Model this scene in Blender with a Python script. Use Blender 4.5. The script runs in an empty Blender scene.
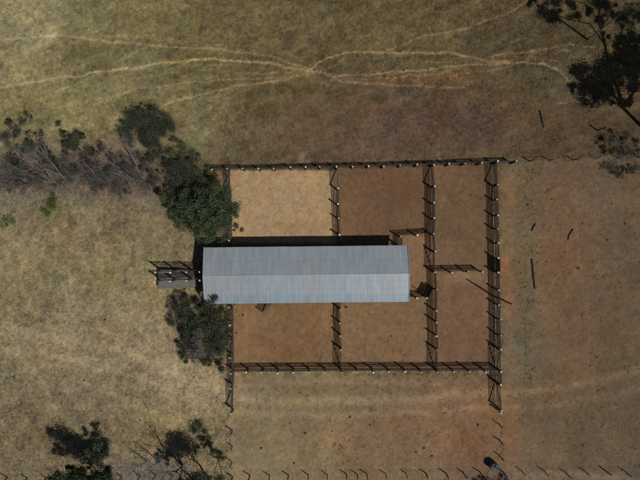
import bpy, math, random
import numpy as np
from mathutils import Vector, Matrix

random.seed(7)
rng = np.random.default_rng(11)
scn = bpy.context.scene
col = scn.collection

# ------------------------------------------------------------ camera, world, sun, exposure
CAM_H = 62.0
cd = bpy.data.cameras.new('camera')
cam = bpy.data.objects.new('camera', cd)
col.objects.link(cam)
cam.location = (0, 0, CAM_H)
cam.rotation_euler = (0, 0, 0)
cd.sensor_width = 36
cd.lens = 36 * CAM_H / 80.0
cd.clip_start = 0.5
cd.clip_end = 3000
scn.camera = cam

SUNV = Vector((0.554, -0.388, 1.0)).normalized()
world = bpy.data.worlds.new("World")
scn.world = world
world.use_nodes = True
wn = world.node_tree
bgn = wn.nodes['Background']
sky = wn.nodes.new('ShaderNodeTexSky')
sky.sky_type = 'NISHITA'
sky.sun_disc = False
sky.sun_elevation = math.asin(SUNV.z)
sky.sun_rotation = math.atan2(SUNV.x, SUNV.y)
wn.links.new(sky.outputs[0], bgn.inputs[0])
bgn.inputs[1].default_value = 0.05

sl = bpy.data.lights.new('sun', 'SUN')
sl.energy = 5.0
sl.angle = math.radians(0.5)
sl.color = (1.0, 0.96, 0.90)
so = bpy.data.objects.new('sun', sl)
so.rotation_euler = SUNV.to_track_quat('Z', 'Y').to_euler()
so.location = (20, -14, 40)
col.objects.link(so)

scn.view_settings.view_transform = 'Standard'
scn.view_settings.look = 'None'
scn.view_settings.exposure = -0.56
scn.view_settings.gamma = 1.0


# ------------------------------------------------------------ helpers
def W(px, py, z=0.0):
    """point at height z that stands at photo pixel px, py (measured drawing of the place)"""
    f = (1 - z / CAM_H) / 8.0
    return Vector(((px - 320) * f, (240 - py) * f, z))


def base_of(px, py, h):
    """ground position of a post of height h whose top was measured at px, py"""
    p = W(px, py, h)
    return Vector((p.x, p.y, 0.0))


def s2l(c):
    c = np.asarray(c, float) / 255.0
    return np.where(c <= 0.04045, c / 12.92, ((c + 0.055) / 1.055) ** 2.4)


def tag(o, label=None, cat=None, group=None, kind=None):
    if label: o['label'] = label
    if cat: o['category'] = cat
    if group: o['group'] = group
    if kind: o['kind'] = kind
    return o


def empty(name, loc=(0, 0, 0), rz=0.0):
    o = bpy.data.objects.new(name, None)
    o.empty_display_size = 0.3
    col.objects.link(o)
    o.location = loc
    o.rotation_euler = (0, 0, rz)
    return o


class MB:
    def __init__(self):
        self.v = []; self.f = []

    def box(self, x0, x1, y0, y1, z0, z1):
        b = len(self.v)
        self.v += [(x0, y0, z0), (x1, y0, z0), (x1, y1, z0), (x0, y1, z0),
                   (x0, y0, z1), (x1, y0, z1), (x1, y1, z1), (x0, y1, z1)]
        self.f += [tuple(b + i for i in q) for q in
                   ((0, 3, 2, 1), (4, 5, 6, 7), (0, 1, 5, 4), (1, 2, 6, 5), (2, 3, 7, 6), (3, 0, 4, 7))]

    def bar(self, a, b, w, h):
        """rectangular bar from a to b, w wide (horizontal), h tall"""
        a = Vector(a); b = Vector(b); d = (b - a).normalized()
        s = d.cross(Vector((0, 0, 1)))
        if s.length < 1e-4: s = Vector((1, 0, 0))
        s.normalize(); u = s.cross(d).normalized()
        n = len(self.v)
        for p in (a, b):
            for (i, j) in ((-1, -1), (1, -1), (1, 1), (-1, 1)):
                self.v.append(tuple(p + s * (i * w / 2) + u * (j * h / 2)))
        self.f += [(n, n + 1, n + 2, n + 3), (n + 7, n + 6, n + 5, n + 4)]
        for k in range(4):
            self.f.append((n + k, n + 4 + k, n + 4 + (k + 1) % 4, n + (k + 1) % 4))

    def tube(self, pts, rad, n=6, cap=True):
        pts = [Vector(p) for p in pts]
        rings = []
        for i, p in enumerate(pts):
            if i == 0: d = pts[1] - p
            elif i == len(pts) - 1: d = p - pts[i - 1]
            else: d = pts[i + 1] - pts[i - 1]
            d.normalize()
            ref = Vector((1, 0, 0)) if abs(d.x) < 0.8 else Vector((0, 1, 0))
            s = d.cross(ref).normalized(); u = d.cross(s)
            r = rad[i] if isinstance(rad, (list, tuple)) else rad
            b = len(self.v)
            for k in range(n):
                a = 2 * math.pi * k / n
                self.v.append(tuple(p + s * (math.cos(a) * r) + u * (math.sin(a) * r)))
            rings.append(b)
        for i in range(len(rings) - 1):
            a, b = rings[i], rings[i + 1]
            for k in range(n):
                self.f.append((a + k, a + (k + 1) % n, b + (k + 1) % n, b + k))
        if cap:
            self.f.append(tuple(rings[0] + k for k in reversed(range(n))))
            self.f.append(tuple(rings[-1] + k for k in range(n)))

    def mesh(self, name, m):
        me = bpy.data.meshes.new(name)
        me.from_pydata(self.v, [], self.f)
        me.materials.append(m)
        me.update()
        return me

    def build(self, name, m, parent=None):
        return put(name, self.mesh(name, m), parent)


def put(name, me, parent=None, mat=None):
    o = bpy.data.objects.new(name, me)
    col.objects.link(o)
    if parent is not None: o.parent = parent
    if mat is not None: o.matrix_basis = mat
    return o


def np_mesh(name, v, f, m, colors=None, attr='tone'):
    """v (N,3), f (M,k) arrays, colors (N,3) linear per vertex"""
    me = bpy.data.meshes.new(name)
    M, k = f.shape
    me.vertices.add(len(v)); me.vertices.foreach_set('co', np.asarray(v, np.float32).ravel())
    me.loops.add(M * k); me.loops.foreach_set('vertex_index', f.astype(np.int32).ravel())
    me.polygons.add(M)
    me.polygons.foreach_set('loop_start', (np.arange(M) * k).astype(np.int32))
    me.polygons.foreach_set('loop_total', np.full(M, k, np.int32))
    me.update(calc_edges=True)
    if colors is not None:
        a = me.color_attributes.new(attr, 'FLOAT_COLOR', 'POINT')
        c = np.ones((len(v), 4), np.float32); c[:, :3] = colors
        a.data.foreach_set('color', c.ravel())
    me.materials.append(m)
    return me


# ------------------------------------------------------------ materials
def newmat(name):
    m = bpy.data.materials.new(name); m.use_nodes = True
    nt = m.node_tree
    return m, nt, nt.nodes['Principled BSDF']


def nd(nt, t, **kw):
    n = nt.nodes.new(t)
    for k, v in kw.items(): setattr(n, k, v)
    return n


def noise_mat(name, c1, c2, scale=6, rough=0.85, bump=0.3, detail=6, metallic=0.0, stretch=(1, 1, 1),
              objrand=0.0, spec=0.3, dist=0.02):
    m, nt, bs = newmat(name)
    tc = nd(nt, 'ShaderNodeTexCoord')
    mp = nd(nt, 'ShaderNodeMapping'); mp.inputs['Scale'].default_value = stretch
    nt.links.new(tc.outputs['Object'], mp.inputs[0])
    oi = nd(nt, 'ShaderNodeObjectInfo')
    ad = nd(nt, 'ShaderNodeVectorMath', operation='ADD')
    mu = nd(nt, 'ShaderNodeVectorMath', operation='MULTIPLY')
    nt.links.new(oi.outputs['Location'], mu.inputs[0]); mu.inputs[1].default_value = (3.7, 2.9, 1.3)
    nt.links.new(mp.outputs[0], ad.inputs[0]); nt.links.new(mu.outputs[0], ad.inputs[1])
    no = nd(nt, 'ShaderNodeTexNoise'); no.inputs['Scale'].default_value = scale
    no.inputs['Detail'].default_value = detail; no.inputs['Roughness'].default_value = 0.65
    nt.links.new(ad.outputs[0], no.inputs['Vector'])
    cr = nd(nt, 'ShaderNodeValToRGB')
    cr.color_ramp.elements[0].position = 0.3; cr.color_ramp.elements[0].color = (*c1, 1)
    cr.color_ramp.elements[1].position = 0.7; cr.color_ramp.elements[1].color = (*c2, 1)
    nt.links.new(no.outputs[0], cr.inputs[0])
    out = cr.outputs[0]
    if objrand:
        hs = nd(nt, 'ShaderNodeHueSaturation')
        mr = nd(nt, 'ShaderNodeMapRange')
        mr.inputs[3].default_value = 1 - objrand; mr.inputs[4].default_value = 1 + objrand
        nt.links.new(oi.outputs['Random'], mr.inputs[0])
        nt.links.new(mr.outputs[0], hs.inputs['Value'])
        nt.links.new(out, hs.inputs['Color']); out = hs.outputs[0]
    nt.links.new(out, bs.inputs['Base Color'])
    bs.inputs['Roughness'].default_value = rough
    bs.inputs['Metallic'].default_value = metallic
    bs.inputs['Specular IOR Level'].default_value = spec
    if bump:
        bp = nd(nt, 'ShaderNodeBump'); bp.inputs['Strength'].default_value = bump
        bp.inputs['Distance'].default_value = dist
        nt.links.new(no.outputs[0], bp.inputs['Height']); nt.links.new(bp.outputs[0], bs.inputs['Normal'])
    return m


def tone_mat(name, trans=0.0, rough=0.8, spec=0.2):
    m, nt, bs = newmat(name)
    at = nd(nt, 'ShaderNodeAttribute', attribute_name='tone')
    nt.links.new(at.outputs['Color'], bs.inputs['Base Color'])
    bs.inputs['Roughness'].default_value = rough
    bs.inputs['Specular IOR Level'].default_value = spec
    if trans:
        tr = nd(nt, 'ShaderNodeBsdfTranslucent'); mx = nd(nt, 'ShaderNodeMixShader')
        nt.links.new(at.outputs['Color'], tr.inputs[0])
        mx.inputs[0].default_value = trans
        nt.links.new(bs.outputs[0], mx.inputs[1]); nt.links.new(tr.outputs[0], mx.inputs[2])
        nt.links.new(mx.outputs[0], nt.nodes['Material Output'].inputs[0])
    return m


M = {}
M['wood'] = noise_mat('weathered_wood', (0.030, 0.022, 0.017), (0.10, 0.078, 0.062), scale=9, objrand=0.35,
                      stretch=(0.6, 3, 3), bump=0.5)
M['rail'] = noise_mat('rail_wood', (0.028, 0.021, 0.018), (0.085, 0.070, 0.062), scale=7, objrand=0.35,
                      stretch=(0.5, 4, 4), bump=0.4)
M['white'] = noise_mat('white_post_paint', (0.32, 0.30, 0.28), (0.76, 0.74, 0.71), scale=14, objrand=0.28, bump=0.2)
M['gate_board'] = noise_mat('dark_boarding', (0.006, 0.006, 0.007), (0.018, 0.016, 0.016), scale=8, bump=0.4, objrand=0.3)
M['steel'] = noise_mat('gate_steel', (0.10, 0.095, 0.09), (0.22, 0.20, 0.19), scale=20, rough=0.5, metallic=0.3,
                       bump=0.1, objrand=0.2)
M['wire'] = noise_mat('fence_wire', (0.12, 0.11, 0.10), (0.25, 0.24, 0.23), scale=20, rough=0.5, metallic=0.5, bump=0)
M['pole'] = noise_mat('grey_pole', (0.13, 0.125, 0.12), (0.24, 0.23, 0.22), scale=10, bump=0.2)
M['concrete'] = noise_mat('worn_concrete', (0.085, 0.075, 0.066), (0.15, 0.135, 0.12), scale=3.5, bump=0.4, detail=9)
M['bark'] = noise_mat('grey_bark', (0.075, 0.066, 0.064), (0.20, 0.18, 0.172), scale=10, bump=0.5)
M['darkbark'] = noise_mat('dark_bark', (0.025, 0.02, 0.018), (0.075, 0.062, 0.055), scale=10, bump=0.5)
M['twig'] = noise_mat('bare_twigs', (0.075, 0.062, 0.062), (0.19, 0.165, 0.165), scale=3, bump=0)
M['leaf'] = tone_mat('leaf', trans=0.18, rough=0.65)
M['grass'] = tone_mat('dry_grass_blades', trans=0.15)
M['tank'] = noise_mat('grey_tank', (0.045, 0.054, 0.058), (0.11, 0.128, 0.135), scale=5, rough=0.85, bump=0.2, spec=0.1)
M['tank_dark'] = noise_mat('tank_dark', (0.012, 0.013, 0.015), (0.03, 0.03, 0.032), scale=5, bump=0.1)
M['dung'] = noise_mat('dark_dung', (0.02, 0.014, 0.010), (0.045, 0.033, 0.024), scale=9, bump=0.6)
M['steelpost'] = noise_mat('shed_post', (0.10, 0.09, 0.08), (0.2, 0.18, 0.16), scale=6, bump=0.2)

# roof sheet: grey coated steel, stains running down the slope
m, nt, bs = newmat('roof_steel')
geo = nd(nt, 'ShaderNodeNewGeometry')
oi = nd(nt, 'ShaderNodeObjectInfo')
mp = nd(nt, 'ShaderNodeMapping'); mp.inputs['Scale'].default_value = (1.6, 0.22, 0.3)
nt.links.new(geo.outputs['Position'], mp.inputs[0])
n1 = nd(nt, 'ShaderNodeTexNoise'); n1.inputs['Scale'].default_value = 2.2; n1.inputs['Detail'].default_value = 7
nt.links.new(mp.outputs[0], n1.inputs['Vector'])
n2 = nd(nt, 'ShaderNodeTexNoise'); n2.inputs['Scale'].default_value = 0.28; n2.inputs['Detail'].default_value = 5
nt.links.new(geo.outputs['Position'], n2.inputs['Vector'])
cr = nd(nt, 'ShaderNodeValToRGB')
cr.color_ramp.elements[0].position = 0.32; cr.color_ramp.elements[0].color = (0.235, 0.262, 0.285, 1)
cr.color_ramp.elements[1].position = 0.68; cr.color_ramp.elements[1].color = (0.295, 0.318, 0.338, 1)
nt.links.new(n1.outputs[0], cr.inputs[0])
cr2 = nd(nt, 'ShaderNodeValToRGB')
cr2.color_ramp.elements[0].position = 0.35; cr2.color_ramp.elements[0].color = (0.99, 0.95, 0.95, 1)
cr2.color_ramp.elements[1].position = 0.65; cr2.color_ramp.elements[1].color = (0.90, 1.02, 1.04, 1)
nt.links.new(n2.outputs[0], cr2.inputs[0])
mx = nd(nt, 'ShaderNodeMix', data_type='RGBA', blend_type='MULTIPLY'); mx.inputs[0].default_value = 1
nt.links.new(cr.outputs[0], mx.inputs[6]); nt.links.new(cr2.outputs[0], mx.inputs[7])
hs = nd(nt, 'ShaderNodeHueSaturation')
mr = nd(nt, 'ShaderNodeMapRange'); mr.inputs[3].default_value = 0.955; mr.inputs[4].default_value = 1.04
nt.links.new(oi.outputs['Random'], mr.inputs[0]); nt.links.new(mr.outputs[0], hs.inputs['Value'])
tcr = nd(nt, 'ShaderNodeTexCoord'); sx = nd(nt, 'ShaderNodeSeparateXYZ'); nt.links.new(tcr.outputs['Object'], sx.inputs[0])
pp = nd(nt, 'ShaderNodeMath', operation='PINGPONG'); pp.inputs[1].default_value = 0.42
nt.links.new(sx.outputs['Y'], pp.inputs[0])
ml = nd(nt, 'ShaderNodeMapRange'); ml.inputs[1].default_value = 0.0; ml.inputs[2].default_value = 0.05
ml.inputs[3].default_value = 0.86; ml.inputs[4].default_value = 1.0
nt.links.new(pp.outputs[0], ml.inputs[0])
mv = nd(nt, 'ShaderNodeVectorMath', operation='SCALE'); nt.links.new(mx.outputs[2], mv.inputs[0]); nt.links.new(ml.outputs[0], mv.inputs['Scale'])
nt.links.new(mv.outputs[0], hs.inputs['Color']); nt.links.new(hs.outputs[0], bs.inputs['Base Color'])
bs.inputs['Metallic'].default_value = 0.15; bs.inputs['Roughness'].default_value = 0.5
bs.inputs['Specular IOR Level'].default_value = 0.5
M['roof'] = m
m2 = m.copy(); m2.name = 'roof_steel_new'
for n in m2.node_tree.nodes:
    if n.type == 'VALTORGB' and n.color_ramp.elements[0].color[0] < 0.5:
        n.color_ramp.elements[0].color = (0.20, 0.245, 0.285, 1)
        n.color_ramp.elements[1].color = (0.26, 0.305, 0.345, 1)
M['roof_new'] = m2


# ------------------------------------------------------------ ground colours (albedo of the soil and dry grass)
def value_noise(x, y, scale, seed):
    r = np.random.default_rng(seed)
    n = 512
    g = r.random((n, n))
    u = x / scale; v = y / scale
    i = np.floor(u).astype(int); j = np.floor(v).astype(int)
    fu = u - i; fv = v - j
    fu = fu * fu * (3 - 2 * fu); fv = fv * fv * (3 - 2 * fv)
    i0 = i % n; j0 = j % n; i1 = (i + 1) % n; j1 = (j + 1) % n
    return (g[i0, j0] * (1 - fu) * (1 - fv) + g[i1, j0] * fu * (1 - fv) + g[i0, j1] * (1 - fu) * fv + g[i1, j1] * fu * fv)


def fbm(x, y, scale, seed, octv=4, gain=0.6):
    s = 0; a = 1; t = 0
    for o in range(octv):
        s = s + a * value_noise(x + 31 * o, y - 17 * o, scale / (2 ** o), seed + o); t += a; a *= gain
    return s / t


CP = [  # photo px, py, colour
    (30, 25, 134, 126, 94), (100, 55, 103, 97, 68), (10, 70, 128, 118, 84), (60, 100, 122, 113, 76), (150, 20, 110, 100, 68),
    (200, 60, 100, 92, 62), (260, 20, 100, 88, 60), (300, 50, 96, 84, 58), (260, 95, 88, 78, 53), (360, 20, 94, 82, 56),
    (420, 15, 92, 80, 55), (440, 60, 92, 80, 56), (360, 100, 86, 72, 54), (400, 122, 86, 71, 57), (300, 125, 90, 75, 57),
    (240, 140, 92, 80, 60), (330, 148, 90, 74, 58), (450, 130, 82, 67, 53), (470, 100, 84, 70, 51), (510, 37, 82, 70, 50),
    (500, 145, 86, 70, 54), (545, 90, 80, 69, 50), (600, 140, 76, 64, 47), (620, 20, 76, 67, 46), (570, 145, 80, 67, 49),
    (200, 120, 112, 103, 73), (100, 110, 118, 108, 75), (20, 120, 115, 106, 75), (40, 165, 106, 94, 78), (110, 170, 100, 89, 75),
    (30, 195, 110, 98, 82), (60, 230, 122, 109, 82), (120, 220, 120, 106, 80), (20, 260, 124, 112, 83), (120, 270, 122, 110, 82),
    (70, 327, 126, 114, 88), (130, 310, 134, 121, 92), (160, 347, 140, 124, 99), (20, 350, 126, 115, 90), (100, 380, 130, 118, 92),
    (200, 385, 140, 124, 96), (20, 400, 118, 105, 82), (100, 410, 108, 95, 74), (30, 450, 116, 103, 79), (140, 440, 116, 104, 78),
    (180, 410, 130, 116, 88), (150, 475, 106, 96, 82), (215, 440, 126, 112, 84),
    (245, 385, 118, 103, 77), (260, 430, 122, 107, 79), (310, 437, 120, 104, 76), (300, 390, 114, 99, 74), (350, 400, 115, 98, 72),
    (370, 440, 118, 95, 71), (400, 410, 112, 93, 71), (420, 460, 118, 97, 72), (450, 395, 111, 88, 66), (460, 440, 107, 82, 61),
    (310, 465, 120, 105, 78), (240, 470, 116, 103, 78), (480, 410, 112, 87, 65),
    (520, 180, 104, 86, 66), (520, 260, 106, 90, 65), (530, 347, 98, 88, 69), (570, 200, 100, 81, 62), (600, 190, 98, 82, 64),
    (600, 307, 91, 76, 58), (625, 250, 90, 76, 59), (560, 260, 102, 80, 60), (620, 400, 89, 76, 58), (560, 360, 98, 80, 60),
    (530, 420, 100, 84, 64), (590, 440, 90, 78, 60), (630, 460, 92, 79, 62), (530, 460, 105, 88, 68),
]
CPa = np.array(CP, float)
PENS = [  # x0, x1, y0, y1, colour
    (229.5, 337, 170, 250, (158, 132, 99)), (337, 433, 168, 250, (99, 75, 55)), (433, 493, 165, 268, (99, 77, 57)),
    (231, 339, 296, 369, (113, 87, 61)), (339, 435, 296, 369, (115, 90, 65)), (433, 493, 268, 369, (107, 81, 61)),
    (205, 433, 243, 300, (96, 76, 58)), (400, 436, 236, 300, (118, 92, 68)),
]
TRAILS = [
    ([(0, 40), (50, 35), (100, 40), (150, 45), (200, 48), (245, 52), (275, 58), (308, 68)], 1.5, 0.55),
    ([(-20, 92), (0, 88), (60, 78), (120, 70), (170, 62), (215, 59), (260, 63), (308, 70)], 1.8, 0.75),
    ([(165, 104), (200, 94), (240, 86), (280, 80), (308, 73)], 1.5, 0.6),
    ([(95, 104), (140, 88), (190, 82), (240, 79), (285, 78), (310, 72)], 1.2, 0.45),
    ([(100, 35), (150, 36), (180, 40), (230, 47), (275, 57)], 1.0, 0.3),
    ([(0, 37), (30, 22), (60, 5), (70, -8)], 2.2, 0.3),
    ([(312, 68), (328, 58), (345, 53), (375, 52), (410, 53), (450, 53), (482, 59)], 1.5, 0.7),
    ([(482, 59), (500, 55), (545, 50), (570, 44), (592, 46)], 1.3, 0.5),
    ([(482, 59), (485, 61), (520, 62), (545, 64), (560, 71), (568, 80)], 1.7, 0.65),
    ([(345, 53), (380, 52), (420, 38), (470, 27), (510, 12), (534, -4)], 1.2, 0.5),
    ([(312, 72), (335, 76), (370, 74), (420, 70), (460, 66), (500, 63), (522, 62)], 1.6, 0.65),
    ([(330, 74), (340, 82), (380, 84), (420, 86), (465, 88)], 1.7, 0.5),
    ([(410, 55), (425, 60), (445, 63), (470, 62)], 1.0, 0.35),
    ([(312, 70), (322, 82), (328, 86)], 1.2, 0.3),
    ([(560, 104), (575, 101), (595, 102)], 1.3, 0.45),
    ([(540, 62), (555, 55), (570, 50)], 1.2, 0.35),
    ([(-20, 326), (60, 336), (130, 352), (190, 380), (228, 397), (300, 402), (400, 399), (500, 393)], 5.5, 0.42),
    ([(-20, 346), (60, 356), (120, 370), (180, 394), (228, 411)], 5, 0.36),
    ([(-20, 300), (60, 316), (130, 340), (190, 372), (230, 392)], 4, 0.22), ([(232, 412), (330, 416), (430, 412), (500, 405)], 4, 0.25),
    ([(232, 386), (330, 380), (440, 384)], 3, 0.2),
    ([(495, 396), (560, 388), (660, 366)], 5, 0.28), ([(495, 410), (560, 404), (660, 386)], 4, 0.22),
    ([(60, 90), (85, 79), (105, 73), (150, 68)], 1.1, 0.4), ([(85, 36), (130, 37), (170, 41), (215, 48), (250, 53)], 1.0, 0.35),
    ([(482, 60), (470, 66), (440, 72), (400, 76)], 1.0, 0.35), ([(345, 56), (338, 64), (322, 72)], 1.0, 0.4), ([(330, 80), (370, 79), (410, 76), (450, 72)], 1.0, 0.35),
    ([(520, 62), (535, 58), (548, 52)], 1.0, 0.4), ([(355, 54), (372, 58), (395, 56), (420, 54)], .9, .35), ([(425, 69), (450, 74), (490, 70), (520, 63)], 1.0, .35),
    ([(300, 70), (270, 74), (240, 73), (205, 78)], .9, .35), ([(240, 64), (200, 66), (160, 74), (120, 82)], .9, .3), ([(500, 57), (530, 56), (560, 62)], .9, .35), ([(312, 66), (300, 58), (285, 52)], 1.0, 0.3),
    ([(560, 270), (545, 300), (520, 330)], 1.5, 0.12),
    ([(575, 180), (580, 260), (590, 340), (585, 420)], 1.8, 0.07), ([(612, 180), (616, 260), (622, 340)], 1.6, 0.07),
]
PATCH = [  # x, y, rx, ry, colour, strength
    (508, 262, 6, 10, (150, 98, 64), 0.75), (507, 300, 6, 22, (142, 97, 66), 0.6), (508, 190, 6, 20, (122, 92, 66), 0.5),
    (510, 230, 6, 20, (122, 92, 66), 0.45), (507, 340, 7, 20, (128, 96, 70), 0.4), (510, 440, 10, 26, (128, 90, 62), 0.6),
    (558, 215, 26, 70, (108, 80, 61), 0.42), (568, 330, 32, 80, (105, 79, 60), 0.4), (600, 240, 30, 60, (100, 82, 64), .4), (600, 380, 40, 40, (98, 80, 62), .4), (400, 105, 110, 8, (96, 74, 56), .4), (480, 400, 30, 14, (128, 92, 66), 0.4),
    (375, 440, 26, 14, (108, 88, 70), 0.5), (330, 435, 18, 10, (132, 98, 72), 0.45), (420, 430, 30, 16, (126, 92, 68), 0.35),
    (465, 445, 26, 20, (126, 94, 68), 0.3), (300, 158, 4, 4, (142, 104, 88), 0.6), (312, 70, 9, 5, (150, 130, 102), 0.7),
    (450, 81, 42, 4, (120, 88, 62), 0.6), (405, 82, 30, 3, (124, 90, 64), 0.5), (222, 185, 6, 12, (150, 118, 98), 0.6),
    (350, 208, 14, 24, (118, 95, 68), 0.35), (450, 255, 12, 12, (128, 106, 80), 0.3), (460, 278, 26, 5, (138, 118, 88), 0.6),
    (284, 226, 34, 5, (118, 92, 68), 0.4), (243, 325, 7, 28, (146, 112, 84), 0.4), (270, 340, 30, 18, (108, 80, 56), 0.3),
    (35, 175, 56, 16, (90, 79, 74), 0.7), (115, 178, 50, 18, (86, 74, 68), 0.75), (100, 160, 14, 14, (98, 72, 62), 0.3),
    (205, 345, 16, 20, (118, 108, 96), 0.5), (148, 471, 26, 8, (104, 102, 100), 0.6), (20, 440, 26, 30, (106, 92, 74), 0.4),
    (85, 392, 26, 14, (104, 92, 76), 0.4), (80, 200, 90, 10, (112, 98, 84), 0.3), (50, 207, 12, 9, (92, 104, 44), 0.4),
    (110, 272, 60, 8, (122, 120, 78), 0.3), (495, 477, 26, 5, (88, 56, 54), 0.6), (180, 150, 26, 10, (106, 100, 70), 0.3),
    (528, 340, 13, 60, (92, 86, 66), 0.28), (525, 230, 15, 50, (93, 87, 65), 0.2), (520, 165, 20, 8, (84, 84, 62), 0.3),
    (250, 398, 18, 22, (104, 90, 70), 0.3), (330, 386, 90, 7, (104, 90, 66), 0.3), (5, 222, 12, 7, (104, 110, 60), 0.4),
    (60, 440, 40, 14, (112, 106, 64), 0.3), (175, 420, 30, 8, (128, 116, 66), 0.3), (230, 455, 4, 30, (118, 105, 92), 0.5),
    (236, 440, 4, 50, (134, 112, 84), 0.35), (570, 476, 90, 3.5, (122, 112, 96), 0.6), (570, 160, 60, 3, (108, 94, 76), 0.5),
    (590, 168, 46, 10, (100, 82, 66), 0.5), (370, 476, 140, 3, (112, 96, 78), 0.4), (120, 380, 100, 30, (132, 118, 91), 0.3),
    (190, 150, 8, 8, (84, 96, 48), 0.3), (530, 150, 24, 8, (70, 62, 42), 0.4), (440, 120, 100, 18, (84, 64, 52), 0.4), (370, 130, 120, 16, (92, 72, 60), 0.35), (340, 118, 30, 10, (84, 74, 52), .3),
    (300, 180, 26, 6, (170, 142, 106), .35), (255, 215, 14, 12, (146, 124, 94), .4), (320, 210, 8, 22, (148, 120, 88), .4), (236, 200, 5, 30, (140, 120, 92), .4),
    (395, 190, 26, 10, (94, 68, 50), .4), (345, 232, 6, 12, (122, 96, 70), .5), (410, 220, 10, 14, (112, 86, 62), .4), (455, 180, 12, 10, (112, 92, 66), .4),
    (475, 210, 6, 40, (90, 76, 54), .35), (440, 190, 3, 30, (122, 98, 72), .4), (300, 350, 24, 8, (104, 76, 54), .4), (255, 350, 12, 12, (128, 100, 72), .4),
    (330, 315, 4, 20, (134, 108, 80), .4), (350, 330, 8, 30, (130, 104, 78), .35), (400, 350, 24, 8, (106, 80, 58), .4), (470, 350, 14, 10, (102, 78, 60), .4),
    (445, 300, 4, 40, (126, 102, 78), .35), (420, 372, 80, 2, (124, 108, 82), .35), (300, 372, 70, 2, (126, 110, 84), .35), (285, 300, 50, 4, (100, 76, 54), .4),
]


def seg_dist(px, py, pts, wob):
    d = np.full(px.shape, 1e9)
    for (a, b) in zip(pts[:-1], pts[1:]):
        ax, ay = a; bx, by = b
        dx, dy = bx - ax, by - ay
        t = np.clip(((px - ax) * dx + (py - ay) * dy) / (dx * dx + dy * dy), 0, 1)
        d = np.minimum(d, np.hypot(px - ax - t * dx, py - ay - t * dy))
    return d


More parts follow.
